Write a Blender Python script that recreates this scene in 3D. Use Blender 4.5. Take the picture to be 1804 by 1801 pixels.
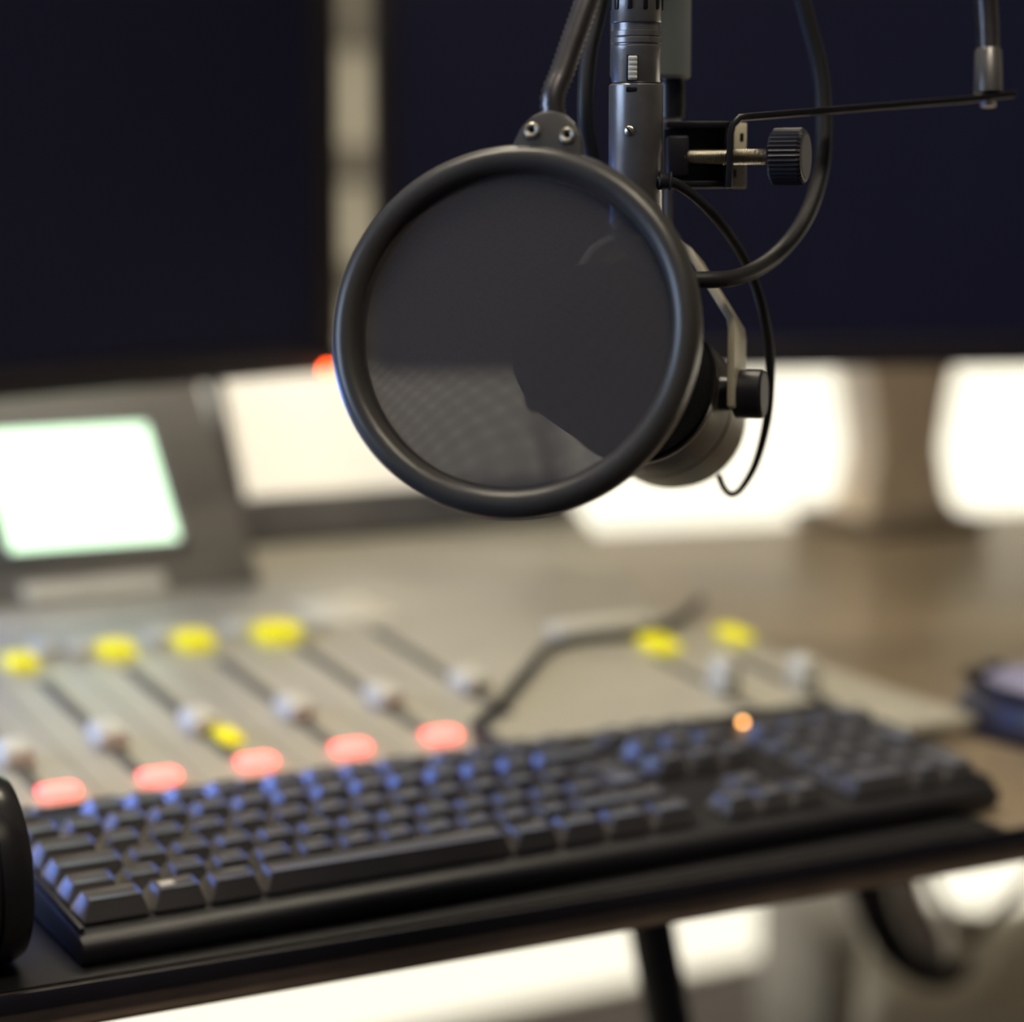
import bpy, bmesh, math, random
from mathutils import Vector, Matrix, Euler, noise

# ------------------------------------------------------------------ scene reset
for o in list(bpy.data.objects):
    bpy.data.objects.remove(o, do_unlink=True)
SC = bpy.context.scene
COL = SC.collection
rnd = random.Random(7)

# ------------------------------------------------------------------ camera
DESK_Z = 0.740                       # desk top height
OZ = DESK_Z + 0.0155                 # height of the keyboard plate's front left corner
FPX = 3878.8                         # focal length in pixels of a 1804 px wide frame
CAM = Vector((-0.25350, -0.79429, 0.27664 + OZ))
RX = Vector((0.873538, -0.486755, -0.000553))
DN = Vector((-0.0687877, -0.122322, -0.990104))
FW = Vector((0.481871, 0.864932, -0.140336))
cd = bpy.data.cameras.new('camera')
cam = bpy.data.objects.new('camera', cd)
COL.objects.link(cam)
m = Matrix((RX, -DN, -FW)).transposed().to_4x4()
m.translation = CAM
cam.matrix_world = m
cd.sensor_width = 36.0
cd.sensor_fit = 'HORIZONTAL'
cd.lens = FPX / 1804 * 36.0
cd.clip_start = 0.02
cd.dof.use_dof = True
cd.dof.focus_distance = 0.785
cd.dof.aperture_fstop = 3.45
SC.camera = cam

# ------------------------------------------------------------------ world, lights, exposure
SC.view_settings.view_transform = 'Standard'
SC.view_settings.look = 'None'
SC.view_settings.exposure = 0.0
SC.view_settings.gamma = 1.0
SC.view_settings.use_curve_mapping = False
W = bpy.data.worlds.new('world')
SC.world = W
W.use_nodes = True
W.node_tree.nodes['Background'].inputs[0].default_value = (0.30, 0.34, 0.55, 1)
W.node_tree.nodes['Background'].inputs[1].default_value = 0.25
SC.cycles.use_denoising = True
SC.cycles.max_bounces = 8
SC.cycles.transparent_max_bounces = 16

WINDOW_STRENGTH = 0.97
SIDE_STRENGTH = 7.0
CEIL_STRENGTH = 20.5
BLUE_STRENGTH = 12.0
LOW_FILL_STRENGTH = 7.0


# ------------------------------------------------------------------ pixel rays (photo frame 1804 x 1801)
def ray(px, py):
    return RX * ((px - 902) / FPX) + DN * ((py - 900.5) / FPX) + FW


def P(px, py, d):
    return CAM + ray(px, py) * d


def on_plane(px, py, z0, y0=0.0, tilt=0.0):
    r = ray(px, py)
    k = math.tan(math.radians(tilt))
    s = (z0 + (CAM.y - y0) * k - CAM.z) / (r.z - r.y * k)
    return CAM + r * s


# ------------------------------------------------------------------ materials
MATS = {}


def mat(name, color, rough=0.5, metal=0.0, spec=0.5, noise_amt=0.0, noise_scale=40.0, bump=0.0, bump_scale=300.0,
        emit=None, strength=0.0, coat=0.0):
    if name in MATS:
        return MATS[name]
    mt = bpy.data.materials.new(name)
    mt.use_nodes = True
    nt = mt.node_tree
    b = nt.nodes['Principled BSDF']
    b.inputs['Base Color'].default_value = (*color, 1)
    b.inputs['Roughness'].default_value = rough
    b.inputs['Metallic'].default_value = metal
    b.inputs['Specular IOR Level'].default_value = spec
    b.inputs['Coat Weight'].default_value = coat
    tc = nt.nodes.new('ShaderNodeTexCoord')
    if noise_amt > 0:
        n = nt.nodes.new('ShaderNodeTexNoise')
        n.inputs['Scale'].default_value = noise_scale
        n.inputs['Detail'].default_value = 4
        nt.links.new(tc.outputs['Object'], n.inputs['Vector'])
        r = nt.nodes.new('ShaderNodeValToRGB')
        r.color_ramp.elements[0].position = 0.3
        r.color_ramp.elements[1].position = 0.7
        r.color_ramp.elements[0].color = (*[c * (1 - noise_amt) for c in color], 1)
        r.color_ramp.elements[1].color = (*[min(1, c * (1 + noise_amt)) for c in color], 1)
        nt.links.new(n.outputs['Fac'], r.inputs['Fac'])
        nt.links.new(r.outputs['Color'], b.inputs['Base Color'])
    if bump > 0:
        n2 = nt.nodes.new('ShaderNodeTexNoise')
        n2.inputs['Scale'].default_value = bump_scale
        n2.inputs['Detail'].default_value = 3
        nt.links.new(tc.outputs['Object'], n2.inputs['Vector'])
        bp = nt.nodes.new('ShaderNodeBump')
        bp.inputs['Strength'].default_value = bump
        bp.inputs['Distance'].default_value = 0.001
        nt.links.new(n2.outputs['Fac'], bp.inputs['Height'])
        nt.links.new(bp.outputs['Normal'], b.inputs['Normal'])
    if emit:
        b.inputs['Emission Color'].default_value = (*emit, 1)
        b.inputs['Emission Strength'].default_value = strength
    MATS[name] = mt
    return mt


M_BLACK = mat('black_plastic', (0.016, 0.015, 0.023), 0.38, noise_amt=0.15, bump=0.05, bump_scale=900)
M_RING = mat('ring_plastic', (0.055, 0.051, 0.050), 0.31, noise_amt=0.1, bump=0.06, bump_scale=1400)
M_KEY = mat('keycap_plastic', (0.066, 0.060, 0.063), 0.30, spec=1.0, noise_amt=0.1, bump=0.03, bump_scale=1500)
kb_ = M_KEY.node_tree.nodes['Principled BSDF']
kb_.inputs['Sheen Weight'].default_value = 0.9
kb_.inputs['Sheen Roughness'].default_value = 0.35
kb_.inputs['Sheen Tint'].default_value = (1.0, 0.93, 0.80, 1)
M_CASE = mat('keyboard_case', (0.015, 0.014, 0.018), 0.46, noise_amt=0.1, bump=0.08, bump_scale=1200)
M_METAL = mat('satin_black_metal', (0.23, 0.22, 0.225), 0.30, metal=0.6, noise_amt=0.12, noise_scale=120, bump=0.04, bump_scale=900)
M_BLKMETAL = mat('black_enamel', (0.014, 0.013, 0.016), 0.3, metal=0.1, noise_amt=0.1)
M_STEEL = mat('zinc_steel', (0.62, 0.58, 0.50), 0.32, metal=1.0, noise_amt=0.1, noise_scale=200)
M_GOOSE = mat('gooseneck_steel', (0.14, 0.130, 0.138), 0.33, metal=0.85, noise_amt=0.1, noise_scale=200)
M_BOOM = mat('boom_grey_paint', (0.17, 0.19, 0.20), 0.45, noise_amt=0.08, noise_scale=60)
M_YOKE = mat('yoke_grey_metal', (0.74, 0.67, 0.52), 0.42, metal=0.1, noise_amt=0.06, noise_scale=80)
M_HOUSING = mat('microphone_grey_metal', (0.16, 0.145, 0.125), 0.42, metal=0.5, noise_amt=0.08, noise_scale=90)
M_FOAM = mat('black_foam', (0.012, 0.011, 0.013), 0.95, spec=0.1, noise_amt=0.5, noise_scale=700, bump=0.6, bump_scale=900)
M_RUBBER = mat('cable_rubber', (0.022, 0.021, 0.025), 0.5, spec=0.4, noise_amt=0.1, bump=0.03, bump_scale=500)
M_CONSOLE = mat('console_surface', (0.50, 0.475, 0.40), 0.36, noise_amt=0.06, noise_scale=25)
M_CONSOLE_DARK = mat('console_frame_grey', (0.24, 0.225, 0.215), 0.5, noise_amt=0.08, noise_scale=20)
M_SLOT = mat('fader_slot_dark', (0.13, 0.125, 0.115), 0.7, noise_amt=0.1)
M_CAP = mat('fader_cap_pale', (0.72, 0.70, 0.62), 0.45, noise_amt=0.04)
M_LABEL = mat('label_strip_pale', (0.86, 0.83, 0.73), 0.5, noise_amt=0.04)
M_YELLOW = mat('yellow_lit_button', (0.75, 0.66, 0.02), 0.45, noise_amt=0.03, emit=(0.85, 0.80, 0.0), strength=0.55)
M_RED = mat('red_lit_button', (0.9, 0.12, 0.10), 0.4, noise_amt=0.03, emit=(1.0, 0.17, 0.145), strength=3.0)
M_ORANGE = mat('orange_status_light', (0.9, 0.5, 0.2), 0.4, noise_amt=0.03, emit=(1.0, 0.45, 0.13), strength=11.0)
M_BLUE = mat('blue_meter_screen', (0.1, 0.2, 0.6), 0.4, noise_amt=0.02, emit=(0.12, 0.27, 1.0), strength=BLUE_STRENGTH)
M_REDLED = mat('red_status_light', (0.9, 0.1, 0.02), 0.4, noise_amt=0.03, emit=(1.0, 0.07, 0.01), strength=26.0)
M_DESK = mat('dark_desk_laminate', (0.30, 0.235, 0.16), 0.28, spec=0.7, noise_amt=0.2, noise_scale=9, bump=0.03, bump_scale=400)
M_DESKCORE = mat('desk_brown_edge', (0.34, 0.25, 0.19), 0.55, noise_amt=0.2, noise_scale=30)
M_BEZEL = mat('monitor_bezel', (0.018, 0.015, 0.024), 0.42, noise_amt=0.1)
M_SCREEN = mat('monitor_screen_off', (0.013, 0.015, 0.046), 0.45, spec=0.25, noise_amt=0.1, noise_scale=6)
M_WHITESCREEN = mat('meter_screen_white', (0.8, 0.85, 0.8), 0.4, noise_amt=0.02, emit=(0.66, 1.0, 0.66), strength=1.9)
M_CREAMSCREEN = mat('page_screen_cream', (0.8, 0.76, 0.66), 0.4, noise_amt=0.02, emit=(1.0, 0.90, 0.72), strength=0.78)
M_GLASS = mat('daylit_window_pane', (0.8, 0.8, 0.75), 0.3, noise_amt=0.02, noise_scale=3, emit=(1.0, 0.94, 0.76), strength=WINDOW_STRENGTH)
M_SIDEGLASS = mat('dusk_window_pane', (0.4, 0.5, 0.8), 0.3, noise_amt=0.02, noise_scale=3, emit=(0.52, 0.70, 1.0), strength=SIDE_STRENGTH)
M_LOWFILL = mat('low_fill_glow', (0.8, 0.78, 0.7), 0.3, noise_amt=0.02, noise_scale=3, emit=(1.0, 0.92, 0.74), strength=LOW_FILL_STRENGTH)  # glow of the added fill panel low in the right wall
M_LAMP = mat('ceiling_diffuser', (0.9, 0.88, 0.8), 0.5, noise_amt=0.02, emit=(1.0, 0.885, 0.67), strength=CEIL_STRENGTH)
M_WALL = mat('tan_wall_paint', (0.42, 0.37, 0.29), 0.8, noise_amt=0.05, noise_scale=8, bump=0.05, bump_scale=120)
M_DARKWALL = mat('dark_acoustic_wall', (0.05, 0.05, 0.065), 0.9, noise_amt=0.1, noise_scale=12, bump=0.1, bump_scale=60)
M_FLOOR = mat('grey_brown_carpet', (0.055, 0.045, 0.043), 0.9, noise_amt=0.25, noise_scale=120, bump=0.3, bump_scale=300)
M_CEIL = mat('ceiling_paint', (0.4, 0.39, 0.36), 0.9, noise_amt=0.04, noise_scale=10)
M_FRAME = mat('window_frame_white', (0.62, 0.58, 0.50), 0.5, noise_amt=0.04)
M_STAND = mat('brown_stand', (0.78, 0.64, 0.46), 0.45, noise_amt=0.1, noise_scale=25)
M_CAPGREY = mat('knob_cap_grey', (0.11, 0.105, 0.115), 0.5, noise_amt=0.06)
M_TOWER = mat('tower_grey_metal', (0.20, 0.18, 0.165), 0.5, noise_amt=0.08, noise_scale=30)
M_PALEPANEL = mat('pale_grey_panel', (0.36, 0.34, 0.32), 0.55, noise_amt=0.08, noise_scale=20)
M_WHITE = mat('white_plastic', (0.88, 0.84, 0.74), 0.45, noise_amt=0.05, noise_scale=30, bump=0.2, bump_scale=60)
M_PAD = mat('ear_pad_leatherette', (0.012, 0.011, 0.013), 0.42, noise_amt=0.2, noise_scale=60, bump=0.2, bump_scale=400)
M_CUP = mat('headphone_gloss_black', (0.016, 0.015, 0.017), 0.24, noise_amt=0.1, bump=0.02, bump_scale=600)
M_MOUSE = mat('mouse_blue_black', (0.035, 0.035, 0.065), 0.3, noise_amt=0.1)
M_MOUSETOP = mat('mouse_lavender_shell', (0.30, 0.28, 0.38), 0.35, noise_amt=0.05)

# roller blind: tan translucent cloth with a fine weave
M_BLIND = bpy.data.materials.new('tan_blind_cloth')
M_BLIND.use_nodes = True
nt = M_BLIND.node_tree
b = nt.nodes['Principled BSDF']
tc = nt.nodes.new('ShaderNodeTexCoord')
nz = nt.nodes.new('ShaderNodeTexNoise')
nz.inputs['Scale'].default_value = 60
nt.links.new(tc.outputs['Object'], nz.inputs['Vector'])
cr = nt.nodes.new('ShaderNodeValToRGB')
cr.color_ramp.elements[0].color = (0.55, 0.52, 0.46, 1)
cr.color_ramp.elements[1].color = (0.63, 0.60, 0.53, 1)
nt.links.new(nz.outputs['Fac'], cr.inputs['Fac'])
nt.links.new(cr.outputs['Color'], b.inputs['Base Color'])
b.inputs['Roughness'].default_value = 0.9
tr = nt.nodes.new('ShaderNodeBsdfTranslucent')
nt.links.new(cr.outputs['Color'], tr.inputs['Color'])
mx = nt.nodes.new('ShaderNodeMixShader')
mx.inputs[0].default_value = 0.62
nt.links.new(b.outputs[0], mx.inputs[1])
nt.links.new(tr.outputs[0], mx.inputs[2])
nt.links.new(mx.outputs[0], nt.nodes['Material Output'].inputs['Surface'])


def mesh_cloth(name, rot, dens, lo, hi, warp=0.0):
    """fine nylon net: woven threads with open cells between them"""
    mt = bpy.data.materials.new(name)
    mt.use_nodes = True
    nt = mt.node_tree
    b = nt.nodes['Principled BSDF']
    b.inputs['Base Color'].default_value = (0.076, 0.069, 0.076, 1)
    b.inputs['Roughness'].default_value = 0.55
    b.inputs['Specular IOR Level'].default_value = 0.4
    tc = nt.nodes.new('ShaderNodeTexCoord')
    mp = nt.nodes.new('ShaderNodeMapping')
    mp.inputs['Rotation'].default_value = (0, 0, rot)
    if warp:
        # the back layer is stretched a little more away from the lower rim
        sub = nt.nodes.new('ShaderNodeVectorMath'); sub.operation = 'SUBTRACT'
        sub.inputs[1].default_value = (0.004, -0.050, 0)
        ln = nt.nodes.new('ShaderNodeVectorMath'); ln.operation = 'LENGTH'
        ma = nt.nodes.new('ShaderNodeMath'); ma.operation = 'MULTIPLY_ADD'
        ma.inputs[1].default_value = warp; ma.inputs[2].default_value = 1.0
        sc = nt.nodes.new('ShaderNodeVectorMath'); sc.operation = 'SCALE'
        nt.links.new(tc.outputs['Object'], sub.inputs[0])
        nt.links.new(sub.outputs[0], ln.inputs[0])
        nt.links.new(ln.outputs['Value'], ma.inputs[0])
        nt.links.new(sub.outputs[0], sc.inputs[0])
        nt.links.new(ma.outputs[0], sc.inputs['Scale'])
        nt.links.new(sc.outputs[0], mp.inputs['Vector'])
    else:
        nt.links.new(tc.outputs['Object'], mp.inputs['Vector'])
    outs = []
    for d in ('X', 'Y'):
        w = nt.nodes.new('ShaderNodeTexWave')
        w.wave_type = 'BANDS'
        w.bands_direction = d
        w.inputs['Scale'].default_value = dens
        w.inputs['Distortion'].default_value = 0.0
        nt.links.new(mp.outputs['Vector'], w.inputs['Vector'])
        outs.append(w)
    mxm = nt.nodes.new('ShaderNodeMath')
    mxm.operation = 'MAXIMUM'
    nt.links.new(outs[0].outputs['Fac'], mxm.inputs[0])
    nt.links.new(outs[1].outputs['Fac'], mxm.inputs[1])
    mr = nt.nodes.new('ShaderNodeMapRange')
    mr.inputs['From Min'].default_value = 0.45
    mr.inputs['From Max'].default_value = 0.95
    mr.inputs['To Min'].default_value = lo
    mr.inputs['To Max'].default_value = hi
    nt.links.new(mxm.outputs[0], mr.inputs['Value'])
    t = nt.nodes.new('ShaderNodeBsdfTransparent')
    tl_ = nt.nodes.new('ShaderNodeBsdfTranslucent')
    tl_.inputs['Color'].default_value = (0.10, 0.09, 0.085, 1)
    m2 = nt.nodes.new('ShaderNodeMixShader')
    m2.inputs[0].default_value = 0.4
    nt.links.new(b.outputs[0], m2.inputs[1])
    nt.links.new(tl_.outputs[0], m2.inputs[2])
    mix = nt.nodes.new('ShaderNodeMixShader')
    nt.links.new(mr.outputs[0], mix.inputs[0])
    nt.links.new(t.outputs[0], mix.inputs[1])
    nt.links.new(m2.outputs[0], mix.inputs[2])
    nt.links.new(mix.outputs[0], nt.nodes['Material Output'].inputs['Surface'])
    return mt


M_NETF = mesh_cloth('nylon_net_front', 0.30, 420, 0.62, 0.86)
M_NETB = mesh_cloth('nylon_net_back', 0.36, 420, 0.60, 0.86, 2.2)


# ------------------------------------------------------------------ mesh builder
class MB:
    def __init__(s):
        s.bm = bmesh.new()

    def _add(s, verts, faces):
        vs = [s.bm.verts.new(v) for v in verts]
        for f in faces:
            try:
                s.bm.faces.new([vs[i] for i in f])
            except ValueError:
                pass
        return vs

    def box(s, lo, hi, bevel=0.0, seg=2, mtx=None):
        b2 = bmesh.new()
        lo, hi = Vector(lo), Vector(hi)
        bmesh.ops.create_cube(b2, size=1.0)
        for v in b2.verts:
            v.co = Vector(((lo[i] + hi[i]) / 2 + v.co[i] * (hi[i] - lo[i])) for i in range(3))
        if bevel > 0:
            bmesh.ops.bevel(b2, geom=b2.edges[:], offset=bevel, segments=seg, affect='EDGES', profile=0.5)
        return s.merge(b2, mtx)

    def merge(s, b2, mtx=None):
        if mtx is not None:
            bmesh.ops.transform(b2, matrix=mtx, verts=b2.verts)
        b2.verts.index_update()
        s._add([v.co.copy() for v in b2.verts], [[v.index for v in f.verts] for f in b2.faces])
        b2.free()
        return s

    def frustum(s, lo, hi, tlo, thi, z0, z1, bevel=0.0, dish=0.0, back=0.0):
        """base rectangle lo..hi at z0, top rectangle tlo..thi at z1, softened edges, dished top"""
        b2 = bmesh.new()
        v = [b2.verts.new((x, y, z0)) for x, y in ((lo[0], lo[1]), (hi[0], lo[1]), (hi[0], hi[1]), (lo[0], hi[1]))]
        t = [b2.verts.new((x, y, z1)) for x, y in ((tlo[0], tlo[1]), (thi[0], tlo[1]), (thi[0], thi[1]), (tlo[0], thi[1]))]
        t[2].co.z -= back; t[3].co.z -= back
        b2.faces.new(v[::-1])
        top = b2.faces.new(t)
        for i in range(4):
            j = (i + 1) % 4
            b2.faces.new((v[i], v[j], t[j], t[i]))
        if dish > 0:
            r = bmesh.ops.inset_region(b2, faces=[top], thickness=0.0025, depth=0)
            for w in top.verts:
                w.co.z -= dish
        if bevel > 0:
            es = [e for e in b2.edges if not (e.verts[0].co.z == z0 and e.verts[1].co.z == z0) and len(e.link_faces) == 2
                  and e.calc_face_angle(0) > 0.5]
            bmesh.ops.bevel(b2, geom=es, offset=bevel, segments=2, affect='EDGES', profile=0.5)
        return s.merge(b2)

    def prism(s, poly, axis_lo, axis_hi, mtx=None, bevel=0.0):
        """poly: 2D points in local (x, z); extruded along local y from axis_lo to axis_hi"""
        b2 = bmesh.new()
        a = [b2.verts.new((p[0], axis_lo, p[1])) for p in poly]
        c = [b2.verts.new((p[0], axis_hi, p[1])) for p in poly]
        b2.faces.new(a)
        b2.faces.new(c[::-1])
        n = len(poly)
        for i in range(n):
            j = (i + 1) % n
            b2.faces.new((a[i], c[i], c[j], a[j]))
        bmesh.ops.recalc_face_normals(b2, faces=b2.faces[:])
        if bevel > 0:
            bmesh.ops.bevel(b2, geom=b2.edges[:], offset=bevel, segments=2, affect='EDGES', profile=0.5)
        return s.merge(b2, mtx)

    def lathe(s, prof, n=48, mtx=None, closed=False):
        """prof: (radius, height) pairs turned about local Z"""
        b2 = bmesh.new()
        rings = []
        for r, z in prof:
            if r < 1e-7:
                rings.append([b2.verts.new((0, 0, z))])
            else:
                rings.append([b2.verts.new((r * math.cos(2 * math.pi * i / n), r * math.sin(2 * math.pi * i / n), z)) for i in range(n)])
        pairs = list(zip(rings[:-1], rings[1:]))
        if closed:
            pairs.append((rings[-1], rings[0]))
        for A, B in pairs:
            for i in range(n):
                j = (i + 1) % n
                q = ([A[0]] if len(A) == 1 else [A[i], A[j]]) + ([B[0]] if len(B) == 1 else [B[j], B[i]])
                if len(q) > 2:
                    b2.faces.new(q)
        bmesh.ops.recalc_face_normals(b2, faces=b2.faces[:])
        return s.merge(b2, mtx)

    def cyl(s, p0, p1, r0, r1=None, n=24, bevel=0.0):
        r1 = r0 if r1 is None else r1
        p0, p1 = Vector(p0), Vector(p1)
        L = (p1 - p0).length
        bv = min(bevel, L / 3, r0 / 2, r1 / 2)
        pr = [(0, 0), (r0 - bv, 0), (r0, bv), (r1, L - bv), (r1 - bv, L), (0, L)] if bv > 0 else [(0, 0), (r0, 0), (r1, L), (0, L)]
        return s.lathe(pr, n, align(p0, p1 - p0))

    def tube(s, pts, rad, n=12, sub=8, ridge=None, flat=None):
        """round tube along a smooth curve through pts; rad: a number or a list per point"""
        path, rr = smooth(pts, rad, sub)
        if ridge:
            path, rr = resample(path, rr, ridge[0])
            rr = [r * (1.0 if i % 2 else ridge[1]) for i, r in enumerate(rr)]
        s.sweep(path, rr, n)
        return s

    def sweep(s, path, rr, n):
        b2 = bmesh.new()
        N = len(path)
        t0 = (path[1] - path[0]).normalized()
        nrm = t0.orthogonal().normalized()
        prev = None
        for k in range(N):
            t = (path[min(k + 1, N - 1)] - path[max(k - 1, 0)]).normalized()
            nrm = (nrm - t * nrm.dot(t)).normalized()
            bn = t.cross(nrm)
            ring = [b2.verts.new(path[k] + (nrm * math.cos(2 * math.pi * i / n) + bn * math.sin(2 * math.pi * i / n)) * rr[k]) for i in range(n)]
            if prev:
                for i in range(n):
                    j = (i + 1) % n
                    b2.faces.new((prev[i], prev[j], ring[j], ring[i]))
            else:
                b2.faces.new(ring[::-1])
            prev = ring
        b2.faces.new(prev)
        s.merge(b2)

    def ribbon(s, pts, width_dir, w, th, sub=1):
        """flat bar of width w (along width_dir) and thickness th along the polyline pts"""
        wd = Vector(width_dir).normalized()
        pts = [Vector(p) for p in pts]
        b2 = bmesh.new()
        prev = None
        N = len(pts)
        for k in range(N):
            a = (pts[k] - pts[k - 1]).normalized() if k else (pts[1] - pts[0]).normalized()
            c = (pts[k + 1] - pts[k]).normalized() if k < N - 1 else a
            t = (a + c).normalized()
            up = wd.cross(t).normalized()
            sc = 1 / max(0.5, abs(t.dot(a)))
            q = [b2.verts.new(pts[k] + wd * (w / 2 * i) + up * (th / 2 * j * sc)) for i, j in ((-1, -1), (1, -1), (1, 1), (-1, 1))]
            if prev:
                for i in range(4):
                    j = (i + 1) % 4
                    b2.faces.new((prev[i], prev[j], q[j], q[i]))
            else:
                b2.faces.new(q[::-1])
            prev = q
        b2.faces.new(prev)
        bmesh.ops.recalc_face_normals(b2, faces=b2.faces[:])
        bmesh.ops.bevel(b2, geom=[e for e in b2.edges if e.calc_face_angle(0) > 0.9], offset=th * 0.22, segments=2, affect='EDGES', profile=0.5)
        s.merge(b2)
        return s

    def build(s, name, material, parent=None, off=None, smooth_angle=35, loc=None, rot=None):
        me = bpy.data.meshes.new(name)
        if off is not None:
            bmesh.ops.translate(s.bm, vec=-Vector(off), verts=s.bm.verts)
        bmesh.ops.recalc_face_normals(s.bm, faces=s.bm.faces[:])
        s.bm.to_mesh(me)
        s.bm.free()
        if smooth_angle:
            me.shade_smooth()
            me.set_sharp_from_angle(angle=math.radians(smooth_angle))
        me.materials.append(material)
        o = bpy.data.objects.new(name, me)
        COL.objects.link(o)
        if parent is not None:
            o.parent = parent
        if loc is not None:
            o.location = loc
        if rot is not None:
            o.rotation_euler = rot
        return o


def align(origin, direction, roll_ref=None):
    z = Vector(direction).normalized()
    q = z.to_track_quat('Z', 'Y')
    mm = q.to_matrix().to_4x4()
    mm.translation = Vector(origin)
    return mm


def smooth(pts, rad, sub):
    pts = [Vector(p) for p in pts]
    rads = rad if isinstance(rad, (list, tuple)) else [rad] * len(pts)
    out, rr = [], []
    for i in range(len(pts) - 1):
        p0, p1, p2, p3 = pts[max(i - 1, 0)], pts[i], pts[i + 1], pts[min(i + 2, len(pts) - 1)]
        for k in range(sub):
            t = k / sub
            out.append(0.5 * ((2 * p1) + (p2 - p0) * t + (2 * p0 - 5 * p1 + 4 * p2 - p3) * t * t + (3 * p1 - p0 - 3 * p2 + p3) * t ** 3))
            rr.append(rads[i] * (1 - t) + rads[i + 1] * t)
    out.append(pts[-1])
    rr.append(rads[-1])
    return out, rr


def resample(path, rr, step):
    out, r2, acc = [path[0]], [rr[0]], 0.0
    for i in range(1, len(path)):
        seg = (path[i] - path[i - 1]).length
        while acc + seg >= step and seg > 1e-9:
            f = (step - acc) / seg
            p = path[i - 1].lerp(path[i], f)
            out.append(p)
            r2.append(rr[i])
            path[i - 1] = p
            seg = (path[i] - p).length
            acc = 0.0
        acc += seg
    return out, r2


def root(name, label, cat, loc, rot=(0, 0, 0), group=None):
    o = bpy.data.objects.new(name, None)
    COL.objects.link(o)
    o.location = loc
    o.rotation_euler = rot
    o.empty_display_size = 0.05
    return tag(o, label, cat, group)


def tag(o, label, cat, group=None, kind=None):
    o['label'] = label
    o['category'] = cat
    if group:
        o['group'] = group
    if kind:
        o['kind'] = kind
    return o


def struct(o):
    o['kind'] = 'structure'
    return o


# ================================================================== ROOM
WY = 1.566          # rear wall plane
X0, X1, Y0, ZC = -1.7, 3.0, -2.0, 2.7
t_ = 0.12
mb = MB(); mb.box((X0 - t_, Y0 - t_, -0.1), (X1 + t_, WY + 0.4, 0)); struct(mb.build('floor', M_FLOOR, smooth_angle=0))
mb = MB(); mb.box((X0 - t_, Y0 - t_, ZC), (X1 + t_, WY + 0.4, ZC + 0.1)); struct(mb.build('ceiling', M_CEIL, smooth_angle=0))
# rear wall with one wide window opening
WX0, WX1, WZ0, WZ1 = 0.15, 2.75, 0.0, 1.95
mb = MB()
mb.box((X0 - t_, WY, 0), (WX0, WY + t_, ZC))
mb.box((WX1, WY, 0), (X1 + t_, WY + t_, ZC))
mb.box((WX0, WY, WZ1), (WX1, WY + t_, ZC))
struct(mb.build('wall_rear', M_WALL, smooth_angle=0))
SY0, SY1, SZ0, SZ1 = -0.20, 1.00, 0.90, 1.90
mb = MB(); mb.box((X0 - t_, Y0, 0), (X0, SY0, ZC)); mb.box((X0 - t_, SY1, 0), (X0, WY, ZC))
mb.box((X0 - t_, SY0, 0), (X0, SY1, SZ0)); mb.box((X0 - t_, SY0, SZ1), (X0, SY1, ZC))
struct(mb.build('wall_left', M_DARKWALL, smooth_angle=0))
RY0, RY1, RZ1 = -0.3, 1.4, 0.64
mb = MB(); mb.box((X1, Y0, 0), (X1 + t_, RY0, ZC)); mb.box((X1, RY1, 0), (X1 + t_, WY, ZC)); mb.box((X1, RY0, RZ1), (X1 + t_, RY1, ZC))
struct(mb.build('wall_right', M_WALL, smooth_angle=0))
low_fill = bpy.data.objects.new('fill_panel', None); COL.objects.link(low_fill); low_fill.location = (X1, (RY0 + RY1) / 2, 0); struct(low_fill)  # low glowing panel added to brighten things under the desk
mb = MB(); mb.box((X1 + 0.04, RY0, 0.001), (X1 + 0.05, RY1, RZ1)); mb.build('pane', M_LOWFILL, low_fill, low_fill.location, 0)
mb = MB()
for a, c in (((RY0, 0.001), (RY0 + .04, RZ1)), ((RY1 - .04, 0.001), (RY1, RZ1)), ((RY0, RZ1 - .04), (RY1, RZ1))):
    mb.box((X1 + 0.01, a[0], a[1]), (X1 + 0.09, c[0], c[1]), 0.004)
mb.build('frame', M_FRAME, low_fill, low_fill.location)
mb = MB(); mb.box((X0 - t_, Y0 - t_, 0), (X1 + t_, Y0, ZC)); struct(mb.build('wall_front', M_DARKWALL, smooth_angle=0))

w1 = bpy.data.objects.new('window_1', None); COL.objects.link(w1); w1.location = ((WX0 + WX1) / 2, WY, WZ0); struct(w1)
mb = MB()
mb.box((WX0, WY + 0.012, WZ0 + 0.001), (WX1, WY + 0.022, WZ1)); mb.build('pane', M_GLASS, w1, w1.location, 0)
mb = MB()
fw = 0.035
mb.box((WX0, WY + 0.005, WZ0), (WX0 + fw, WY + 0.08, WZ1), 0.004)
mb.box((WX1 - fw, WY + 0.005, WZ0), (WX1, WY + 0.08, WZ1), 0.004)
mb.box((WX0, WY + 0.005, WZ0), (WX1, WY + 0.08, WZ0 + 0.006), 0.002)
mb.box((WX0, WY + 0.005, WZ1 - fw), (WX1, WY + 0.08, WZ1), 0.004)
mb.build('frame', M_FRAME, w1, w1.location)

w2 = bpy.data.objects.new('window_2', None); COL.objects.link(w2); w2.location = (X0, (SY0 + SY1) / 2, SZ0); struct(w2)
mb = MB(); mb.box((X0 - 0.07, SY0, SZ0), (X0 - 0.06, SY1, SZ1)); mb.build('pane', M_SIDEGLASS, w2, w2.location, 0)
mb = MB()
for a, c in (((SY0, SZ0), (SY0 + .04, SZ1)), ((SY1 - .04, SZ0), (SY1, SZ1)), ((SY0, SZ0), (SY1, SZ0 + .04)), ((SY0, SZ1 - .04), (SY1, SZ1))):
    mb.box((X0 - 0.09, a[0], a[1]), (X0 - 0.01, c[0], c[1]), 0.004)
mb.build('frame', M_FRAME, w2, w2.location)

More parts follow.
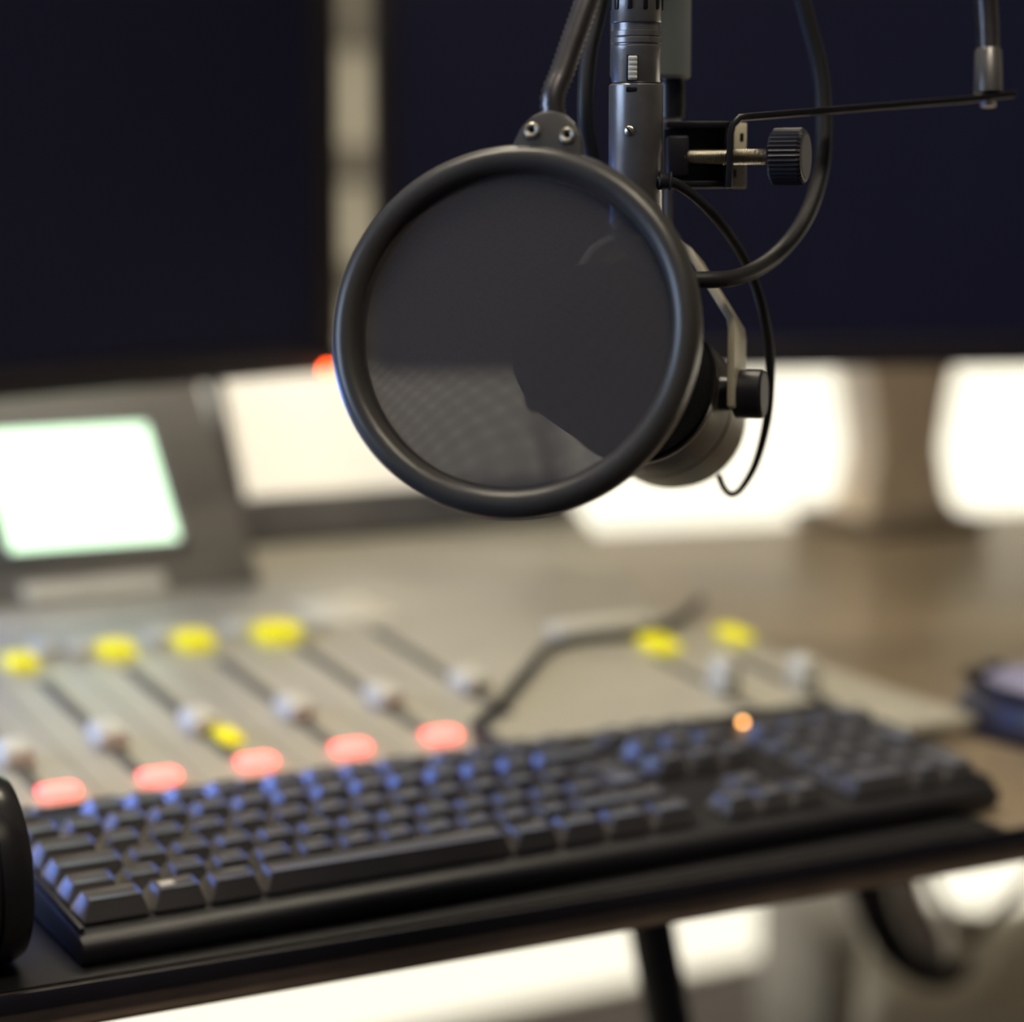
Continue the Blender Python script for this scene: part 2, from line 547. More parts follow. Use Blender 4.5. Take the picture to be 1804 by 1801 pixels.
# ceiling lamps
for i, (lx, ly) in enumerate(((-0.33, 0.15), (0.60, 0.88), (0.0, -1.15))):
    lr = root('ceiling_lamp', ['flat white ceiling lamp over the left of the desk', 'flat white ceiling lamp over the back of the desk',
                               'flat white ceiling lamp behind the camera'][i], 'lamp', (lx, ly, ZC), group='ceiling lamps')
    mb = MB(); mb.box((lx - 0.40, ly - 0.20, ZC - 0.045), (lx + 0.40, ly + 0.20, ZC - 0.0005), 0.006); mb.build('housing', M_FRAME, lr, lr.location)
    mb = MB(); mb.box((lx - 0.37, ly - 0.17, ZC - 0.053), (lx + 0.37, ly + 0.17, ZC - 0.046)); mb.build('diffuser', M_LAMP, lr, lr.location, 0)

# roman blind drawn down in front of the window, stopping above desk height
zb = P(1500, 642, 2.95).z + 0.015
bl = root('roman_blind', 'tan cloth blind hanging in the window, seen between the two dark monitors', 'blind', (1.4, WY - 0.03, WZ1))
mb = MB()
mb.box((WX0 - 0.05, WY - 0.022, zb), (WX1 + 0.05, WY - 0.016, WZ1 + 0.05))
mb.build('cloth', M_BLIND, bl, bl.location, 0)
mb = MB()
mb.box((WX0 - 0.05, WY - 0.05, WZ1 + 0.05), (WX1 + 0.05, WY - 0.001, WZ1 + 0.11), 0.004)
mb.build('head_rail', M_FRAME, bl, bl.location)
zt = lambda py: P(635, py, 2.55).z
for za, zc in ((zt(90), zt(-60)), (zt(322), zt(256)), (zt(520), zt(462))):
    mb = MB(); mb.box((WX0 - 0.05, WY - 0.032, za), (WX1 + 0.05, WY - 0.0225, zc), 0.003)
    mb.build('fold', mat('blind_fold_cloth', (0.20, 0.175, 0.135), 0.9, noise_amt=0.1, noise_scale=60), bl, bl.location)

# ================================================================== DESK
EDGE = -0.033                                   # front edge falls 2.4 degrees towards the right
def edge_y(x): return -0.019 + EDGE * (x + 0.0277)
dk = root('studio_desk', 'dark brown studio desk with rounded front edge under the keyboard and console', 'desk', (0.4, 0.4, 0.0))
def slab(z0, z1, inset, name, material, bev):
    b2 = bmesh.new()
    xl, xr = -1.25, 1.75
    yr = lambda x: min(1.22, 0.893 - 0.235 * (x - 0.804))
    pts = [(xl, edge_y(xl) + inset), (xr, edge_y(xr) + inset), (xr, yr(xr) - inset), (xl, yr(xl) - inset)]
    lo = [b2.verts.new((x, y, z0)) for x, y in pts]
    hi = [b2.verts.new((x, y, z1)) for x, y in pts]
    b2.faces.new(lo[::-1]); b2.faces.new(hi)
    for i in range(4):
        j = (i + 1) % 4
        b2.faces.new((lo[i], lo[j], hi[j], hi[i]))
    bmesh.ops.bevel(b2, geom=b2.edges[:], offset=bev, segments=4, affect='EDGES', profile=0.5)
    mb = MB(); mb.merge(b2)
    return mb.build(name, material, dk, dk.location)
slab(DESK_Z - 0.0075, DESK_Z, 0.0, 'top', M_DESK, 0.003)
mb = MB(); mb.ribbon([(-1.25, edge_y(-1.25) - 0.0012, DESK_Z - 0.0036), (1.75, edge_y(1.75) - 0.0012, DESK_Z - 0.0036)], (0, 0, 1), 0.0078, 0.0020); mb.build('nosing', M_BLACK, dk, dk.location)
slab(DESK_Z - 0.019, DESK_Z - 0.0076, 0.002, 'core', M_DESKCORE, 0.003)

mb = MB()  # near-black sheet added in place of the shade on the desk front
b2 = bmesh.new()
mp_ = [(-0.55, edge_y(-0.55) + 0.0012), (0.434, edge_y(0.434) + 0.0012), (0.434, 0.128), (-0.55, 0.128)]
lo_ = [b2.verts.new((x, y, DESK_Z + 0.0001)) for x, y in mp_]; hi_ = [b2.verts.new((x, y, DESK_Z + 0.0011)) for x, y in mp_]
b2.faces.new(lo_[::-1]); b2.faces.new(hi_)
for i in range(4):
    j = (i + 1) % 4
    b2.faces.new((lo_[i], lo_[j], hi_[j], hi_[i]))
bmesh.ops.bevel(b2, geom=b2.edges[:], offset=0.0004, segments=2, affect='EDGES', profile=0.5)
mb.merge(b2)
tag(mb.build('desk_shade_sheet', mat('dark_desk_shade', (0.009, 0.008, 0.010), 0.6, spec=0.35, noise_amt=0.15, noise_scale=60, bump=0.06, bump_scale=900)), 'thin black sheet standing in for shade under the keyboard and headphones', 'shade sheet')

def leg_bar(a, c, wx, wy, name='leg', material=M_BLACK):
    mb = MB(); mb.ribbon([a, a.lerp(c, 0.5), c], (0, 1, 0), wy, wx); return mb.build(name, material, dk, dk.location)
# visible slanting leg
lt = P(1141, 1600, 1.20); lb_dir = P(1178, 1800, 1.20) - P(1141, 1600, 1.20)
lt_top = lt + lb_dir * ((DESK_Z - 0.020 - lt.z) / lb_dir.z)
lt_bot = lt + lb_dir * ((0.012 - lt.z) / lb_dir.z)
leg_bar(lt_top, lt_bot, 0.0155, 0.03)
mb = MB(); mb.box((lt_bot.x - 0.03, lt_bot.y - 0.25, 0), (lt_bot.x + 0.03, lt_bot.y + 0.3, 0.022), 0.004); mb.build('foot_bar', M_BLACK, dk, dk.location)
for lx, ly in ((-1.1, 0.2), (-1.1, 0.8), (1.65, 0.05), (1.6, 0.6)):
    mb = MB(); mb.box((lx - 0.02, ly - 0.02, 0), (lx + 0.02, ly + 0.02, DESK_Z - 0.019), 0.003); mb.build('leg', M_BLACK, dk, dk.location)

# ================================================================== MONITORS
def monitor(name, label, br, right, up, w, h, bez, bot):
    """br: lower right front corner; right/up: unit vectors of the front"""
    back = right.cross(up).normalized() * -1          # away from the viewer
    if back.dot(FW) < 0: back = -back
    mtx = Matrix((right, back, up)).transposed().to_4x4()
    r = root(name, label, 'monitor', br - right * (w / 2), mtx.to_euler())
    mb = MB()
    for lo, hi in (((-w / 2, 0, 0), (w / 2, 0.03, bot)), ((-w / 2, 0, h - bez), (w / 2, 0.03, h)),
                   ((-w / 2, 0, bot), (-w / 2 + bez, 0.03, h - bez)), ((w / 2 - bez, 0, bot), (w / 2, 0.03, h - bez))):
        mb.box(lo, hi, 0.0025)
    mb.build('bezel', M_BEZEL, r)
    mb = MB(); mb.box((-w / 2 + bez, 0.003, bot), (w / 2 - bez, 0.012, h - bez)); mb.build('screen', M_SCREEN, r, None, 0)
    mb = MB(); mb.box((-w / 2 + 0.006, 0.0305, 0.006), (w / 2 - 0.006, 0.05, h - 0.006), 0.006)
    mb.box((-0.12, 0.05, h * 0.25), (0.12, 0.075, h * 0.7), 0.01)
    mb.build('back_shell', M_BLACK, r)
    return r, mtx

UP = Vector((0, 0, 1))
FH = Vector((FW.x, FW.y, 0)).normalized()
RH = Vector((RX.x, RX.y, 0)).normalized()
a = math.radians(40)
rl = RH * math.sin(a) + FH * math.cos(a)
ML, mtxL = monitor('computer_monitor', 'dark switched-off monitor with a red power light, behind the pale lit meter screen', P(600, 656, 1.38), rl, UP, 0.62, 0.37, 0.022, 0.019)
mb = MB(); mb.lathe([(0, -0.0026), (0.0024, -0.0016), (0.0028, 0), (0, 0.0005)], 16, align((0.31 - 0.012, -0.0006, 0.0022), (0, -1, 0)))
mb.build('power_light', M_REDLED, ML)
a = math.radians(80)
rr_ = RH * math.sin(a) + FH * math.cos(a)
dl = P(668, 655, 1.415)
w_r = 0.66
brr = dl + rr_ * w_r
brr.z = P(1500, 641, 1.50).z - 0.001
MR, mtxR = monitor('computer_monitor', 'dark switched-off monitor behind the microphone, above the bright window', brr, rr_, UP, w_r, 0.39, 0.014, 0.020)

# left monitor hangs on a ceiling pole
mb = MB(); mb.box((-0.02, 0.0755, 0.15), (0.02, 0.105, ZC - ML.location.z - 0.0005), 0.004); mb.build('ceiling_pole', M_BLACK, ML)

# right monitor stand: broad brown neck on a dark base towards the back of the desk
sb0, sb1 = on_plane(1548, 952, DESK_Z), on_plane(1745, 935, DESK_Z)
sx0, sx1, sy = sb0.x, sb1.x, (sb0.y + sb1.y) / 2
cx = (sx0 + sx1) / 2
mb = MB(); mb.box((sx0, sy, DESK_Z + 0.0003), (sx1, sy + 0.13, DESK_Z + 0.014), 0.004)
bo = mb.build('stand_base', mat('stand_base_brown', (0.16, 0.125, 0.09), 0.5, noise_amt=0.1))
mb = MB()
b2 = bmesh.new()
sec = [(0.0145, 0.105, 0.055), (0.03, 0.085, 0.05), (0.07, 0.070, 0.045), (0.12, 0.086, 0.045), (0.17, 0.112, 0.05), (0.22, 0.118, 0.05), (0.30, 0.118, 0.05)]
prev = None
for z, w, d in sec:
    q = [b2.verts.new((cx + sx_ * w / 2, sy + 0.06 + sy_ * d / 2, DESK_Z + z)) for sx_, sy_ in ((-1, -1), (1, -1), (1, 1), (-1, 1))]
    if prev:
        for i in range(4):
            j = (i + 1) % 4
            b2.faces.new((prev[i], prev[j], q[j], q[i]))
    else:
        b2.faces.new(q[::-1])
    prev = q
b2.faces.new(prev)
mb.merge(b2)
no = mb.build('stand_neck', M_STAND)
mb = MB()
hz = DESK_Z + 0.285
bk = MR.matrix_basis @ Vector((0.05, 0.074, 0)); bk.z = hz
mb.cyl((cx, sy + 0.06, hz), bk, 0.014, n=16)
ao = mb.build('stand_arm', M_BLACK)
for o in (bo, no, ao):
    o.parent = MR
    o.matrix_parent_inverse = MR.matrix_basis.inverted()

# ================================================================== MIXING CONSOLE
CZ, CT = DESK_Z + 0.014, 6.0
CC = on_plane(1724, 1260, CZ)
KT = math.tan(math.radians(CT))
def CP(px, py): return on_plane(px, py, CC.z, CC.y, CT)
def cz(y): return CC.z + (y - CC.y) * KT
con = root('mixing_console', 'pale grey broadcast mixing console with lit red and yellow buttons behind the keyboard', 'mixing console', (0.2, 0.4, DESK_Z))
YF, YR = 0.142, 0.83
xr0 = CC.x; xr1 = CP(1200, 1092).x
ye = CP(1200, 1092).y
def edge_x(y): return xr0 + (xr1 - xr0) * (y - CC.y) / (ye - CC.y)
# body: front lip thin, gap of shadow underneath towards the right front corner
b2 = bmesh.new()
pts = [(-0.62, YF), (0.462, YF), (0.485, CC.y), (xr0, CC.y), (edge_x(0.34), 0.34), (0.66, YR), (-0.62, YR)]
top = [b2.verts.new((x, y, cz(y))) for x, y in pts]
lowr = [b2.verts.new((x, y, cz(y) - (0.006 if i in (0, 1, 2, 3) else 0.03))) for i, (x, y) in enumerate(pts)]
b2.faces.new(top); b2.faces.new(lowr[::-1])
for i in range(7):
    j = (i + 1) % 7
    b2.faces.new((lowr[i], lowr[j], top[j], top[i]))
bmesh.ops.bevel(b2, geom=b2.edges[:], offset=0.002, segments=2, affect='EDGES', profile=0.5)
mb = MB(); mb.merge(b2); mb.build('control_surface', M_CONSOLE, con, con.location)
b2 = bmesh.new()
pts2 = [(-0.6, YF + 0.03), (0.44, YF + 0.03), (edge_x(0.2) - 0.03, 0.2), (edge_x(0.34) - 0.03, 0.34), (0.63, YR - 0.02), (-0.6, YR - 0.02)]
top = [b2.verts.new((x, y, cz(y) - 0.007)) for x, y in pts2]
low = [b2.verts.new((x, y, DESK_Z + 0.0003)) for x, y in pts2]
b2.faces.new(top); b2.faces.new(low[::-1])
for i in range(6):
    j = (i + 1) % 6
    b2.faces.new((low[i], low[j], top[j], top[i]))
mb = MB(); mb.merge(b2); mb.build('chassis', M_CONSOLE_DARK, con, con.location, 0)

TILT = Euler((math.radians(CT), 0, 0)).to_matrix().to_4x4()
def on_console(p, dz=0.0):
    mm = TILT.copy(); mm.translation = Vector((p.x, p.y, cz(p.y) + dz)); return mm

def round_button(px, py, w, h, material, name, th=0.005):
    p = CP(px, py)
    mb = MB(); mb.box((-w / 2, -h / 2, 0.0002), (w / 2, h / 2, th), min(w, h) * 0.28, 3, on_console(p))
    return mb.build(name, material, con, con.location)

for q in ((103, 1402), (281, 1375), (452, 1349), (618, 1325), (777, 1302)):
    round_button(*q, 0.0190, 0.0120, M_RED, 'red_button', 0.005)
for q, w, h in (((35, 1174), .017, .024), ((203, 1153), .019, .024), ((340, 1137), .020, .024), ((487, 1124), .024, .024), ((402, 1307), .012, .019), ((1160, 1142), .017, .027), ((1293, 1125), .015, .026)):
    round_button(*q, w, h, M_YELLOW, 'yellow_button', 0.006)
for q, w, h in (((80, 1150), .014, .02), ((140, 1150), .016, .02), ((285, 1128), .016, .02), ((425, 1112), .016, .02), ((545, 1110), .016, .016)):
    round_button(*q, w, h, M_CAP, 'pale_button', 0.005)

# fader slots and caps, one per channel
chan = [((60, 1193), (25, 1345)), ((222, 1185), (190, 1312)), ((365, 1165), (352, 1287)), ((505, 1150), (520, 1264)), ((640, 1125), (676, 1242)), ((760, 1100), (826, 1216))]
kx = [CP(*c[1]).x for c in chan]
for (s0, k0) in chan:
    k = CP(*k0)
    s = CP(*s0)
    x = k.x
    mb = MB(); mb.box((-0.0035, k.y - 0.045 - k.y, 0.0002), (0.0035, s.y - k.y, 0.0012), 0.0, mtx=on_console(k)); mb.build('fader_slot', M_SLOT, con, con.location, 0)
    mb = MB(); mb.prism([(-0.0085, 0.0015), (0.0085, 0.0015), (0.0065, 0.010), (-0.0065, 0.010)], -0.011, 0.011, on_console(k), 0.0012); mb.build('fader_cap', M_CAP, con, con.location)
for (px, py) in ((1275, 1210), (1413, 1205)):
    k = CP(px, py + 12)
    mb = MB(); mb.box((-0.003, -0.03, 0.0002), (0.003, 0.07, 0.0012), mtx=on_console(k)); mb.build('fader_slot', M_SLOT, con, con.location, 0)
    mb = MB(); mb.prism([(-0.007, 0.0015), (0.007, 0.0015), (0.005, 0.020), (-0.005, 0.020)], -0.008, 0.008, on_console(k), 0.0012); mb.build('fader_cap', M_CAP, con, con.location)
# pale strips
for (a1, b1, d) in (((975, 1122), (1138, 1102), 0.016), ((545, 1085), (668, 1066), 0.05)):
    p, q = CP(*a1), CP(*b1)
    mb = MB(); mb.box((0, -d / 2, 0.0002), ((q - p).length, d / 2, 0.006 if d < .02 else .0015), 0.0007, 2, Matrix.Translation((p.x, p.y, cz(p.y))) @ Euler((math.radians(CT), 0, math.atan2(q.y - p.y, q.x - p.x))).to_matrix().to_4x4())
    mb.build('label_strip', M_LABEL, con, con.location)
# channel divider lines
for i in range(len(kx) - 1):
    xm = (kx[i] + kx[i + 1]) / 2
    p = Vector((xm, 0.30, 0))
    mb = MB(); mb.box((-0.0005, -0.14, 0.0002), (0.0005, 0.14, 0.0005), mtx=on_console(p)); mb.build('channel_line', mat('console_line_grey', (0.30, 0.29, 0.26), 0.5, noise_amt=0.03), con, con.location, 0)

# meter bridge with bright screen: a box whose front leans back
HY, HA = 0.47, 50.0
HZ = cz(HY)
def HP(px, py): return on_plane(px, py, HZ, HY, HA)
ca, sa = math.cos(math.radians(HA)), math.sin(math.radians(HA))
def bridge_mtx(y, z): 
    mm = Euler((math.radians(HA), 0, 0)).to_matrix().to_4x4(); mm.translation = Vector((0, y, z)); return mm
BM = bridge_mtx(HY, HZ)                      # local: x along desk, y up the panel, z out of the panel
panel_len = (HP(300, 672) - Vector((HP(300, 672).x, HY, HZ))).length
mb = MB()
side = [(HY, HZ + 0.001), (HY + panel_len * ca, HZ + panel_len * sa), (HY + panel_len * ca + 0.03, HZ + panel_len * sa - 0.002), (HY + panel_len * ca + 0.04, cz(HY + panel_len * ca + 0.04) + 0.001), (HY + 0.03, cz(HY + .03) + 0.001)]
# prism runs along local y -> turn it so that it runs along world x
rotm = Matrix(((0, 1, 0, 0), (1, 0, 0, 0), (0, 0, 1, 0), (0, 0, 0, 1)))
mb.prism(side, -0.60, 0.272, rotm, 0.0015)
mb.build('meter_bridge', M_CONSOLE_DARK, con, con.location)
def on_bridge(px, py): 
    return BM.inverted() @ HP(px, py)
s_br, s_tr, s_bl = on_bridge(313, 952), on_bridge(255, 750), on_bridge(20, 983)
mb = MB(); mb.box((s_bl.x, s_br.y, 0.0004), ((s_br.x + s_tr.x) / 2, s_tr.y, 0.0022), 0.0008, 1, BM); mb.build('meter_screen', M_WHITESCREEN, con, con.location)
fx0, fx1, fy0, fy1 = s_bl.x - 0.006, (s_br.x + s_tr.x) / 2 + 0.006, s_br.y - 0.006, s_tr.y + 0.006
mb = MB()
for lo, hi in (((fx0, fy0, .0003), (fx1, fy0 + .0055, .004)), ((fx0, fy1 - .0055, .0003), (fx1, fy1, .004)), ((fx0, fy0, .0003), (fx0 + .0055, fy1, .004)), ((fx1 - .0055, fy0, .0003), (fx1, fy1, .004))):
    mb.box(lo, hi, 0.0008, 1, BM)
mb.build('screen_frame', M_CONSOLE_DARK, con, con.location)
l0, l1 = on_bridge(45, 1072), on_bridge(285, 1012)
# a second, blue screen further left along the bridge
mb = MB(); mb.box((-0.34, s_br.y - 0.004, 0.0004), (0.062, s_tr.y + 0.036, 0.0022), 0.0008, 1, BM); mb.build('meter_screen', M_BLUE, con, con.location)['label'] = 'blue meter screen'
mb = MB(); mb.box((l0.x, max(0.002, l0.y + 0.001), 0.0004), (l1.x, l1.y, 0.003), 0.001, 1, BM); mb.build('name_plate', M_LABEL, con, con.location)

# ================================================================== SECOND SMALL DISPLAY at the back of the console
d0, d1 = CP(472, 985), CP(925, 913)
DY = (d0.y + d1.y) / 2
DZ0 = cz(DY)
DA = 62.0
def DP(px, py): return on_plane(px, py, DZ0, DY, DA)
DM = Euler((math.radians(DA), 0, 0)).to_matrix().to_4x4(); DM.translation = Vector((0, DY, DZ0))
YR2 = DY
dis = root('desktop_display', 'small dark-framed display showing a cream page, standing behind the console', 'display', (d0.x + 0.12, DY, DZ0))
x0d, x1d = d0.x - 0.006, d1.x + 0.030
yb = (DM.inverted() @ DP(470, 872)).y
yt = (DM.inverted() @ DP(470, 655)).y + 0.004
mb = MB()
mb.box((x0d, 0.0036, -0.006), (x1d, yb, 0.0), 0.002, 2, DM)
mb.box((x0d, yb, -0.012), (x0d + 0.010, yt, 0.0), 0.002, 2, DM)
mb.box((x1d - 0.010, yb, -0.012), (x1d, yt, 0.0), 0.002, 2, DM)
mb.box((x0d, yt, -0.012), (x1d, yt + 0.012, 0.0), 0.002, 2, DM)
mb.build('frame', mat('display_frame_dark', (0.15, 0.145, 0.15), 0.5, noise_amt=0.1), dis, dis.location)
mb = MB(); mb.box((x0d + 0.010, yb, -0.010), (x1d - 0.010, yt, -0.002), 0, 1, DM); mb.build('page_screen', M_CREAMSCREEN, dis, dis.location, 0)
mb = MB(); mb.box((x0d + 0.02, 0.02, -0.016), (x1d - 0.02, yt - 0.01, -0.0125), 0.001, 1, DM)
mb.build('back_shell', M_BLACK, dis, dis.location)
zs = DESK_Z if DY > YR else cz(DY)
mb = MB(); mb.prism([(DY + 0.040, cz(DY + .04) + 0.001), (DY + 0.062, cz(DY) + 0.075), (DY + 0.066, cz(DY) + 0.075), (DY + 0.10, cz(DY + .10) + 0.001)], (x0d + x1d) / 2 - 0.03, (x0d + x1d) / 2 + 0.03, rotm, 0.001)
mb.build('prop_stand', M_BLACK, dis, dis.location)
# ================================================================== KEYBOARD
U = 0.01905
KTILT = math.asin(0.0825)
kb = root('computer_keyboard', 'black full-size keyboard with blue light on its key sides at the front of the desk', 'keyboard', (0, 0, OZ), (KTILT, 0, 0))
KX0, KX1, KY0, KY1 = -0.004, 0.4515, -0.0115, 0.1345
prof = [(KY0 + 0.003, -0.0135), (KY0 + 0.0005, -0.0105), (KY0, -0.006), (KY0 + 0.0015, -0.003), (KY0 + 0.005, -0.0016), (KY1 - 0.003, -0.0016), (KY1, -0.004), (KY1, -0.016), (KY1 - 0.02, -0.0185), (0.03, -0.0150)]
mb = MB(); mb.prism(prof, KX0, KX1, rotm, 0.0012); mb.build('case', M_CASE, kb)
mb = MB()
mb.box((KX0 + 0.0005, KY0 + 0.006, -0.0016), (KX0 + 0.0028, KY1 - 0.003, 0.0012), 0.0006)
mb.box((KX1 - 0.0028, KY0 + 0.006, -0.0016), (KX1 - 0.0005, KY1 - 0.003, 0.0012), 0.0006)
mb.box((KX0 + 0.0005, KY1 - 0.0045, -0.0016), (KX1 - 0.0005, KY1 - 0.001, -0.0006), 0.0004)
mb.build('raised_rim', M_CASE, kb)
for x in (0.04, 0.41):
    ft_z = -(OZ - DESK_Z - 0.0011) / math.cos(KTILT) - math.tan(KTILT) * 0.115
    mb = MB(); mb.box((x - 0.015, 0.112, ft_z + 0.0009), (x + 0.015, 0.118, -0.0178), 0.001); mb.build('foot', M_BLACK, kb)

G = 0.738
FYU = 5.45
keys = []
def row(y, x, ws, h):
    for w in ws:
        keys.append((x, y, w, 1.0, h)); x += w
H = [0.0078, 0.0075, 0.0078, 0.0085, 0.0095, 0.0062]
row(0, 0, [1.5, 1.25, 1.25], H[0])
keys.append((4, 0, 6, 1, H[0], 'space_bar'))
row(0, 10, [1.25] * 4, H[0])
row(1, 0, [1.25] + [1] * 11, H[1]); keys.append((12.25, 1, 2.75, 1, H[1], 'shift_key'))
row(2, 0, [1.75] + [1] * 12, H[2])
row(3, 0, [1.5] + [1] * 12, H[3])
keys.append((13.5, 2, 1.5, 2, H[3], 'enter_key'))
row(4, 0, [1] * 13, H[4]); keys.append((13, 4, 2, 1, H[4], 'backspace_key'))
keys.append((0, FYU, 1, 1, H[5]))
for x in (2, 6.5, 11): row(FYU, x, [1] * 4, H[5])
nx = 15 + G
row(FYU, nx, [1] * 3, H[5]); row(4, nx, [1] * 3, H[4]); row(3, nx, [1] * 3, H[3])
row(1, nx + 1, [1], H[1]); row(0, nx, [1] * 3, H[0])
px_ = 18 + 2 * G
row(4, px_, [1] * 4, H[4]); row(3, px_, [1] * 3, H[3]); row(2, px_, [1] * 3, H[2]); row(1, px_, [1] * 3, H[1])
keys.append((px_ + 3, 2, 1, 2, H[3], 'plus_key')); keys.append((px_ + 3, 0, 1, 2, H[1], 'enter_key'))
keys.append((px_, 0, 2, 1, H[0], 'zero_key')); keys.append((px_ + 2, 0, 1, 1, H[0]))
key_objs = []
for k in keys:
    x, y, w, d, h = k[:5]
    nm = k[5] if len(k) > 5 else 'key'
    gp = 0.0011
    x0, x1, y0, y1 = x * U + gp / 2, (x + w) * U - gp / 2, y * U + gp / 2, (y + d) * U - gp / 2
    mb = MB()
    if nm == 'enter_key' and w == 1.5:
        mb.frustum((x0, y0 + U), (x1, y1), (x0 + .004, y0 + U + .003), (x1 - .0034, y1 - .0045), 0, h, 0.0006, 0.0003, back=0.0)
        mb.frustum((x0 + .25 * U, y0), (x1, y1 - .3 * U), (x0 + .25 * U + .004, y0 + .002), (x1 - .0034, y1 - .4 * U), 0, h - 0.0002, 0.0006, 0.0003, back=0.0)
    else:
        mb.frustum((x0, y0), (x1, y1), (x0 + .0031, y0 + .0022), (x1 - .0034, y1 - .0045), 0.0, h, 0.0006, 0.0003, back=0.0)
    ko = mb.build(nm, M_KEY, kb)
    key_objs.append(ko)
# pale printed patch on the second key of the bottom row
mb = MB(); mb.box((1.5 * U + 0.0055, 0.0075, H[0] - 0.0003), (1.5 * U + 0.0115, 0.0115, H[0] - 0.0001)); lg = mb.build('legend_patch', mat('legend_pale', (0.8, 0.76, 0.74), 0.4, noise_amt=0.02), key_objs[1], None, 0)
lg['label'] = 'pale printed patch'
for i in range(3):
    mb = MB(); mb.lathe([(0.0014, -0.0010), (0.0014, 0.0), (0.0009, 0.0008), (0, 0.001)], 12, Matrix.Translation((px_ * U + 0.0200 + i * 0.017, 0.118, -0.0004)))
    mb.build('status_light', M_ORANGE if i == 0 else M_BLACK, kb)
# keyboard cord over the console surface
def cp3(px, py, dz):
    p = CP(px, py); return Vector((p.x, p.y, cz(p.y) + dz))
KI = Matrix.Translation(kb.location) @ Euler((KTILT, 0, 0)).to_matrix().to_4x4()
start = KI @ Vector((0.262, 0.134, -0.008))
pts = [start, start + Vector((0.002, 0.006, 0.003)), cp3(838, 1300, 0.0052), cp3(880, 1255, 0.0046), cp3(930, 1192, 0.0042), cp3(972, 1148, 0.0035), cp3(1040, 1133, 0.0035), cp3(1130, 1126, 0.0035), cp3(1195, 1102, 0.0035), cp3(1235, 1070, 0.004)]
ki = KI.inverted()
mb = MB(); mb.tube([ki @ p for p in pts], 0.0030, 10, 8); mb.build('cord', M_RUBBER, kb)

# ================================================================== HEADPHONES
hc = P(-32, 1521, 0.842)
rc = 0.0370
hc.z = DESK_Z + rc + 0.0014
hp = root('headphones', 'black closed headphones lying at the left end of the keyboard', 'headphones', (hc.x, hc.y, DESK_Z))
ax = (RH * 0.88 + FH * 0.47).normalized()          # axis of the near cup, pointing towards the keyboard
def cup(center, axis, tagn):
    A = align(center, axis)
    mb = MB(); mb.lathe([(0, -0.0120), (0.030, -0.0120), (0.0345, -0.0105), (0.0365, -0.0065), (0.0370, -0.002), (0.0370, 0.0010), (0.0354, 0.0020), (0.0354, 0.0032), (0.0370, 0.0042), (0.0370, 0.0085), (0.0350, 0.0118), (0.033, 0.0125), (0, 0.0125)], 72, A)
    c = mb.build('ear_cup', M_CUP, hp, hp.location)
    pr = [(0.021 + 0.0, 0.0136)]
    pr = [(0.0270 + 0.0090 * math.cos(t), 0.0196 + 0.0072 * math.sin(t)) for t in [i * 2 * math.pi / 16 for i in range(16)]]
    mb = MB(); mb.lathe(pr, 64, A, closed=True); mb.build('ear_pad', M_PAD, c)
    mb = MB(); mb.lathe([(0, 0.0126), (0.021, 0.0126), (0.021, 0.015), (0, 0.015)], 32, A); mb.build('driver_cloth', M_FOAM, c)
    return c
cup(hc, -ax, 'near')
far = hc - ax * 0.074 + Vector((0, 0, 0))
cup(far, ax, 'far')
mid = (hc + far) / 2
arc = []
hb = Vector((0.0, 0.96, 0.28))
hb = (hb - ax * hb.dot(ax)).normalized()
for i in range(17):
    t = math.pi * i / 16
    arc.append(mid + ax * (0.037 * math.copysign(abs(math.cos(t)) ** 0.7, math.cos(t))) + hb * (0.036 + 0.13 * math.sin(t) ** 0.8))
mb = MB(); mb.ribbon(smooth(arc, 1, 3)[0], hb.cross(ax), 0.022, 0.006); mb.build('headband', M_CUP, hp, hp.location)

# ================================================================== MOUSE
mc = on_plane(1890, 1318, DESK_Z)
ms = root('computer_mouse', 'dark computer mouse with a lavender top to the right of the keyboard', 'mouse', (mc.x, mc.y + 0.03, DESK_Z), (0, 0, 0.1))
def blob(sx, sy, sz, zlo, zhi):
    b2 = bmesh.new()
    bmesh.ops.create_uvsphere(b2, u_segments=32, v_segments=20, radius=1.0)
    for v in b2.verts:
        x, y, z = v.co
        f = 1 - 0.12 * y
        v.co = Vector((x * sx * f, y * sy, max(zlo, min(zhi, z * sz + 0.006 - 0.004 * y))))
    mb = MB(); mb.merge(b2); return mb
blob(0.031, 0.055, 0.034, 0.0005, 0.029).build('body', M_MOUSE, ms)
blob(0.0275, 0.050, 0.034, 0.0292, 0.05).build('top_shell', M_MOUSETOP, ms)
mb = MB(); mb.cyl((-0.003, 0.03, 0.031), (0.003, 0.03, 0.031), 0.006, n=20); mb.build('scroll_wheel', M_BLACK, ms)

# ================================================================== MICROPHONE GROUP (local frame: x right, y away, z up as seen by the operator)
MO = P(1120, 240, 0.80)                                   # a point on the axis of the connector barrel
YAW = math.atan2(RH.y, RH.x)
MX = Matrix.Translation(MO) @ Matrix.Rotation(YAW, 4, 'Z')
MXI = MX.inverted()
def L(px, py, d): return MXI @ P(px, py, d)
def mroot(name, label, cat): return root(name, label, cat, MO, (0, 0, YAW))
def zl(py, d=0.80): return L(1120, py, d).z
MM = 0.001

